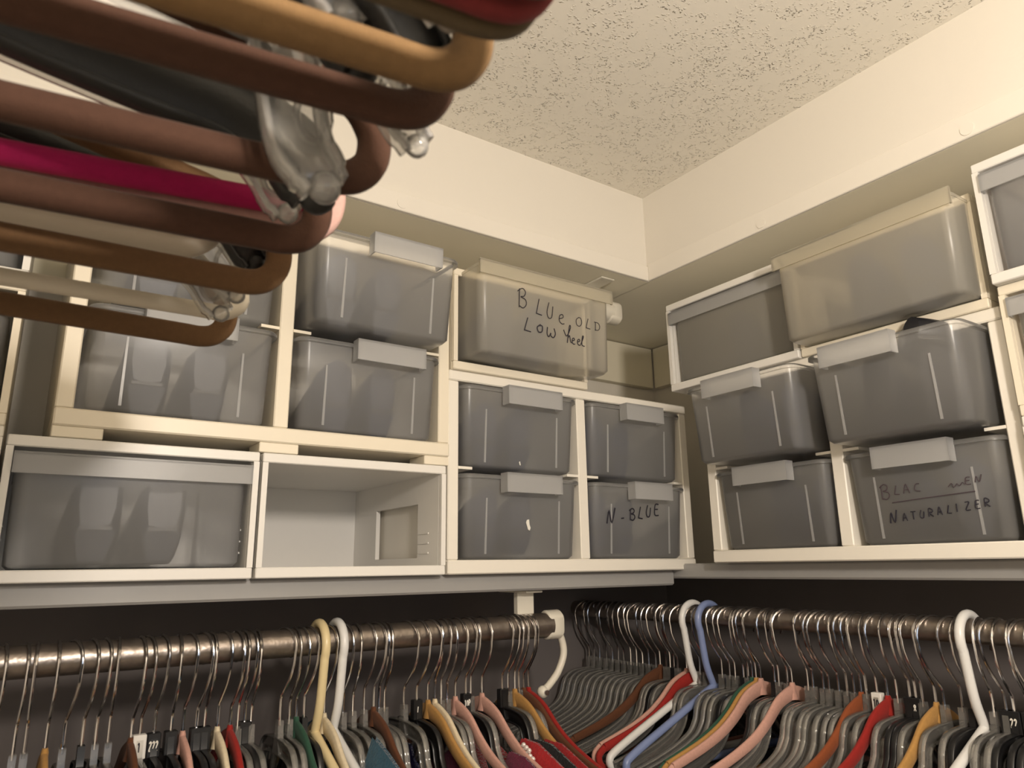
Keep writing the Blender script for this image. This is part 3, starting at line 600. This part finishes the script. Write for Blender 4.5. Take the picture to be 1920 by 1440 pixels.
for y, m, d in ((1.115, 'cloth_black', 'black dress deep in the corner'), (1.035, 'cloth_forest', 'forest green dress near the corner'), (.960, 'cloth_grey', 'grey dress behind the white tubular hanger'), (.880, 'cloth_navy', 'navy dress beside the blue tubular hanger'), (.781, 'cloth_black', 'black dress between the two pink hangers of the right rod'),
                (.725, 'cloth_plum', 'plum dress right of the pink hangers'), (.566, 'cloth_black', 'black dress right of the red velvet hanger'), (.503, 'cloth_navy', 'navy dress right of the mustard hanger on the right rod'), (.424, 'cloth_black', 'black dress among the black hangers at right'), (.390, 'cloth_navy', 'navy dress at the right picture edge')):
    garment('dress', d, 'B', y, m, SL, .19, .006)

# ------------------------------------------------------------------ near hangers on the upper left rod
XL, ZL = -.090, .402
tag(part('closet_rod', MB().cyl((0, YD, 0), (0, SA, 0), .0160, 24), 'rod_steel', None, (XL, 0, ZL + CZ)), 'upper closet rod at left, out of view above the near hangers', 'rod')
bk = thing('rod_bracket', 'drop bracket holding the upper left rod', 'bracket', (XL, -.55, ZS - .0005))
part('strap', MB().box(-.016, .016, -.015, .015, -.108, 0, .001), 'bracket_paint', bk)
part('plate', MB().box(-.045, .03, -.04, .04, -.004, 0, .001), 'bracket_paint', bk)
def near_loop(w, zb, neck, hh, th, mat):
    # flat flocked hanger: closed outline with a straight trouser bar and round ends
    r = .019; pts = []
    pts += [(-w + r, zb), (-w + r + .012, zb), (-w + .06, zb)] + [(x, zb) for x in (-w * .5, 0, w * .5)] + [(w - .06, zb), (w - r - .012, zb), (w - r, zb)]
    pts += [(w - r + r * math.sin(a), zb + r - r * math.cos(a)) for a in (math.radians(v) for v in (30, 60, 90))]
    up_ = [(w - .0015, zb + r + .010), (w - .011, zb + .042), (w - .036, zb + .056), (w * .5, zb + .072), (w * .2, zb + .088), (.016, zb + .098)]
    pts += up_ + [(0, neck - .010)] + [(-x, z) for x, z in reversed(up_)] + [(-w + r - r * math.sin(a), zb + r - r * math.cos(a)) for a in (math.radians(v) for v in (90, 60, 30))]
    return MB().sweep(cr(pts, 4, True), hh, th, True).mesh('body', mat, ang=50)
def near_tube(w, zb, neck, r, mat, k=1.0):
    ar = [(w - .010, zb + .022), (w * .6, zb + .022 + .014 * k), (w * .3, zb + .022 + .030 * k), (.02, zb + .022 + .044 * k)]
    pts = [(-w + .012, zb), (-w + .03, zb)] + [(x, zb) for x in (-w * .5, 0, w * .5)] + [(w - .03, zb), (w - .012, zb), (w, zb + .010)] + ar + [(-x, z) for x, z in reversed(ar)] + [(-w, zb + .01)]
    mb = MB().sweep(cr(pts, 4, True), r, r, True, round_=True, seg=12)
    mb.sweep([Vector((0, zb + .020 + .044 * k)), Vector((0, neck + .002))], .004, .004, round_=True, seg=10)
    return mb.mesh('body', mat, ang=60)
def near_arm(w, zt, neck, hh, th, mat, loops=True, drop=.040):
    # moulded dress hanger: sweeping shoulders with drooping bulbed ends and small strap loops
    mb = MB()
    for s in (-1, 1):
        zr = zt + drop; zn = zr + .030
        pts = [(0, zn), (s * w * .15, zn - (zn - zr) * .12), (s * w * .40, zn - (zn - zr) * .45), (s * w * .62, zn - (zn - zr) * .72), (s * w * .78, zr + .003), (s * w * .87, zr - .006), (s * w * .93, zt + .022), (s * w * .97, zt + .009), (s * w, zt)]
        c = cr(pts, 6); n = len(c); h = [hh * (1.0 + .25 * math.sin(math.pi * i / (n - 1))) * (1 if i < n - 4 else .85) for i in range(n)]
        mb.sweep(c, h, th * .4)
        for o in (1, -1):
            q = []
            for i in range(n):
                t = (c[min(i + 1, n - 1)] - c[max(i - 1, 0)]).normalized(); q.append(c[i] + Vector((-t.y, t.x)) * o * h[i])
            mb.sweep(q, .0018, th)
        mb.ball((s * w, 0, zt), hh * .72, 10, 7)
        if loops:
            a = c[int(n * .70)]; lp = [(a.x + s * .010 + .0075 * math.cos(t), a.y - .004 + .013 * math.sin(t)) for t in [2 * math.pi * k / 14 for k in range(14)]]
            mb.sweep([Vector(p) for p in lp], .0018, .002, True, round_=True, seg=6)
    mb.sweep([Vector((0, zn - .01)), Vector((0, neck + .002))], .006, .004)
    return mb.mesh('body', mat, ang=60)
def near(nm, label, y, me, neck, hookmat='hook_chrome', dx=0.0, yawd=-6.0, tilt=0.0, r=.0018):
    yawd = math.radians(yawd); o = thing(nm, label, 'hanger', (XL, y - .21 * math.sin(yawd), ZL), yawd, 'near hangers on the upper left rod')
    R = .0160; rh = .0215
    p = hook_path(R + r, rh, -neck if neck < 0 else .1)
    link('hook', MB().sweep(p, r, r, round_=True, seg=8).mesh('hook', hookmat), o)
    link('body', me, o, (dx, 0, 0))
    return o
ZB = .176 - ZL      # lower bar level, local
NK = ZB + .112      # neck level, local
WL = .217
def loop(label, y, mat, dz=0.0, w=WL, hh=.0080, th=.0042, yawd=-7.0): near('velvet_hanger', label, y, near_loop(w, ZB + dz + .002, NK + dz, hh, th, mat), NK + dz, yawd=yawd)
loop('tan-brown velvet hanger hanging lowest and farthest at upper left', .584, 'flock_umber', yawd=2.5)
near('tube_hanger', 'ivory tubular hanger just behind the second velvet loop', .548, near_tube(.218, ZB + .012, NK, .0060, 'tube_ivory'), NK, 'tube_ivory', r=.0055, yawd=-1.5)
near('clear_hanger', 'clear ridged hanger end over the ivory tube', .520, near_arm(.200, ZB + .002, NK, .0085, .0045, 'clear_plastic_near'), NK)
near('clear_hanger', 'clear hanger end left of the small black tip', .505, near_arm(.206, ZB + .012, NK, .0085, .0045, 'clear_plastic_near'), NK)
near('clear_hanger', 'clear hanger end behind the small black tip', .478, near_arm(.212, ZB + .030, NK, .0075, .0040, 'clear_plastic_near', False), NK)
near('black_hanger', 'small black hanger tip inside the second velvet loop', .462, near_arm(.207, ZB + .020, NK, .0090, .0050, 'black_plastic_near', False), NK)
loop('olive-tan velvet hanger, second loop up from the lowest', .450, 'flock_umber', yawd=-2.5)
near('tube_hanger', 'ivory tubular hanger with wide bar above the second velvet loop', .474, near_tube(.180, ZB + .030, NK, .0075, 'tube_ivory', .5), NK, 'tube_ivory', r=.0055, yawd=-8.0)
near('velvet_hanger', 'dusty rose velvet hanger behind the magenta bar', .396, near_loop(.232, ZB + .020, NK + .01, .0105, .0042, 'flock_rose'), NK + .01, yawd=-12.0)
near('tube_hanger', 'magenta satin covered hanger bar', .388, near_tube(.216, ZB + .030, NK + .01, .0068, 'satin_magenta', .15), NK + .01, yawd=-10.0)
loop('dark cocoa velvet hanger, third loop up from the lowest', .376, 'flock_cocoa', yawd=-6.0)
near('clear_hanger', 'clear hanger end left of the broad black tip', .360, near_arm(.196, ZB + .010, NK, .0080, .0045, 'clear_plastic_near'), NK)
near('black_hanger', 'broad black hanger ending in a blunt tip above the magenta bar', .326, near_arm(.200, ZB + .006, NK, .0135, .0060, 'black_plastic_near', False, .034), NK)
near('clear_hanger', 'clear hanger with long streaked arm behind the fourth velvet loop', .346, near_arm(.165, ZB + .040, NK, .0100, .0060, 'clear_plastic_near'), NK)
loop('cocoa velvet hanger, fourth loop up from the lowest', .297, 'flock_cocoa')
near('clear_hanger', 'thick clear hanger drooping over the fourth velvet loop', .280, near_arm(.188, ZB - .014, NK, .0105, .0065, 'clear_plastic_near', True, .078), NK)
near('clear_hanger', 'clear hanger with a strap loop poking out right of the fifth velvet loop', .258, near_arm(.220, ZB + .004, NK, .0075, .0045, 'clear_plastic_near'), NK)
near('black_hanger', 'black hanger crossing behind the fifth velvet loop', .248, near_arm(.190, ZB + .026, NK, .0100, .0055, 'black_plastic_near', False), NK)
loop('dark cocoa velvet hanger, fifth loop up from the lowest', .234, 'flock_cocoa')
near('clear_hanger', 'clear hanger arm between the tan loop and the fifth loop', .226, near_arm(.175, ZB + .030, NK, .0095, .0050, 'clear_plastic_near'), NK)
near('black_hanger', 'black hanger tip tucked inside the tan velvet loop', .216, near_arm(.206, ZB + .012, NK, .0095, .0050, 'black_plastic_near', False), NK)
loop('tan velvet hanger, sixth loop up, nearest the ceiling', .205, 'flock_tan')
near('clear_hanger', 'clear hanger arm at the top of the picture', .192, near_arm(.200, ZB + .016, NK, .0085, .0045, 'clear_plastic_near', False), NK)
loop('olive velvet hanger under the burgundy one at the top edge', .172, 'flock_olive')
loop('burgundy velvet hanger at the top edge', .163, 'flock_burgundy')
loop('olive velvet hanger cut off by the top edge', .150, 'flock_olive')
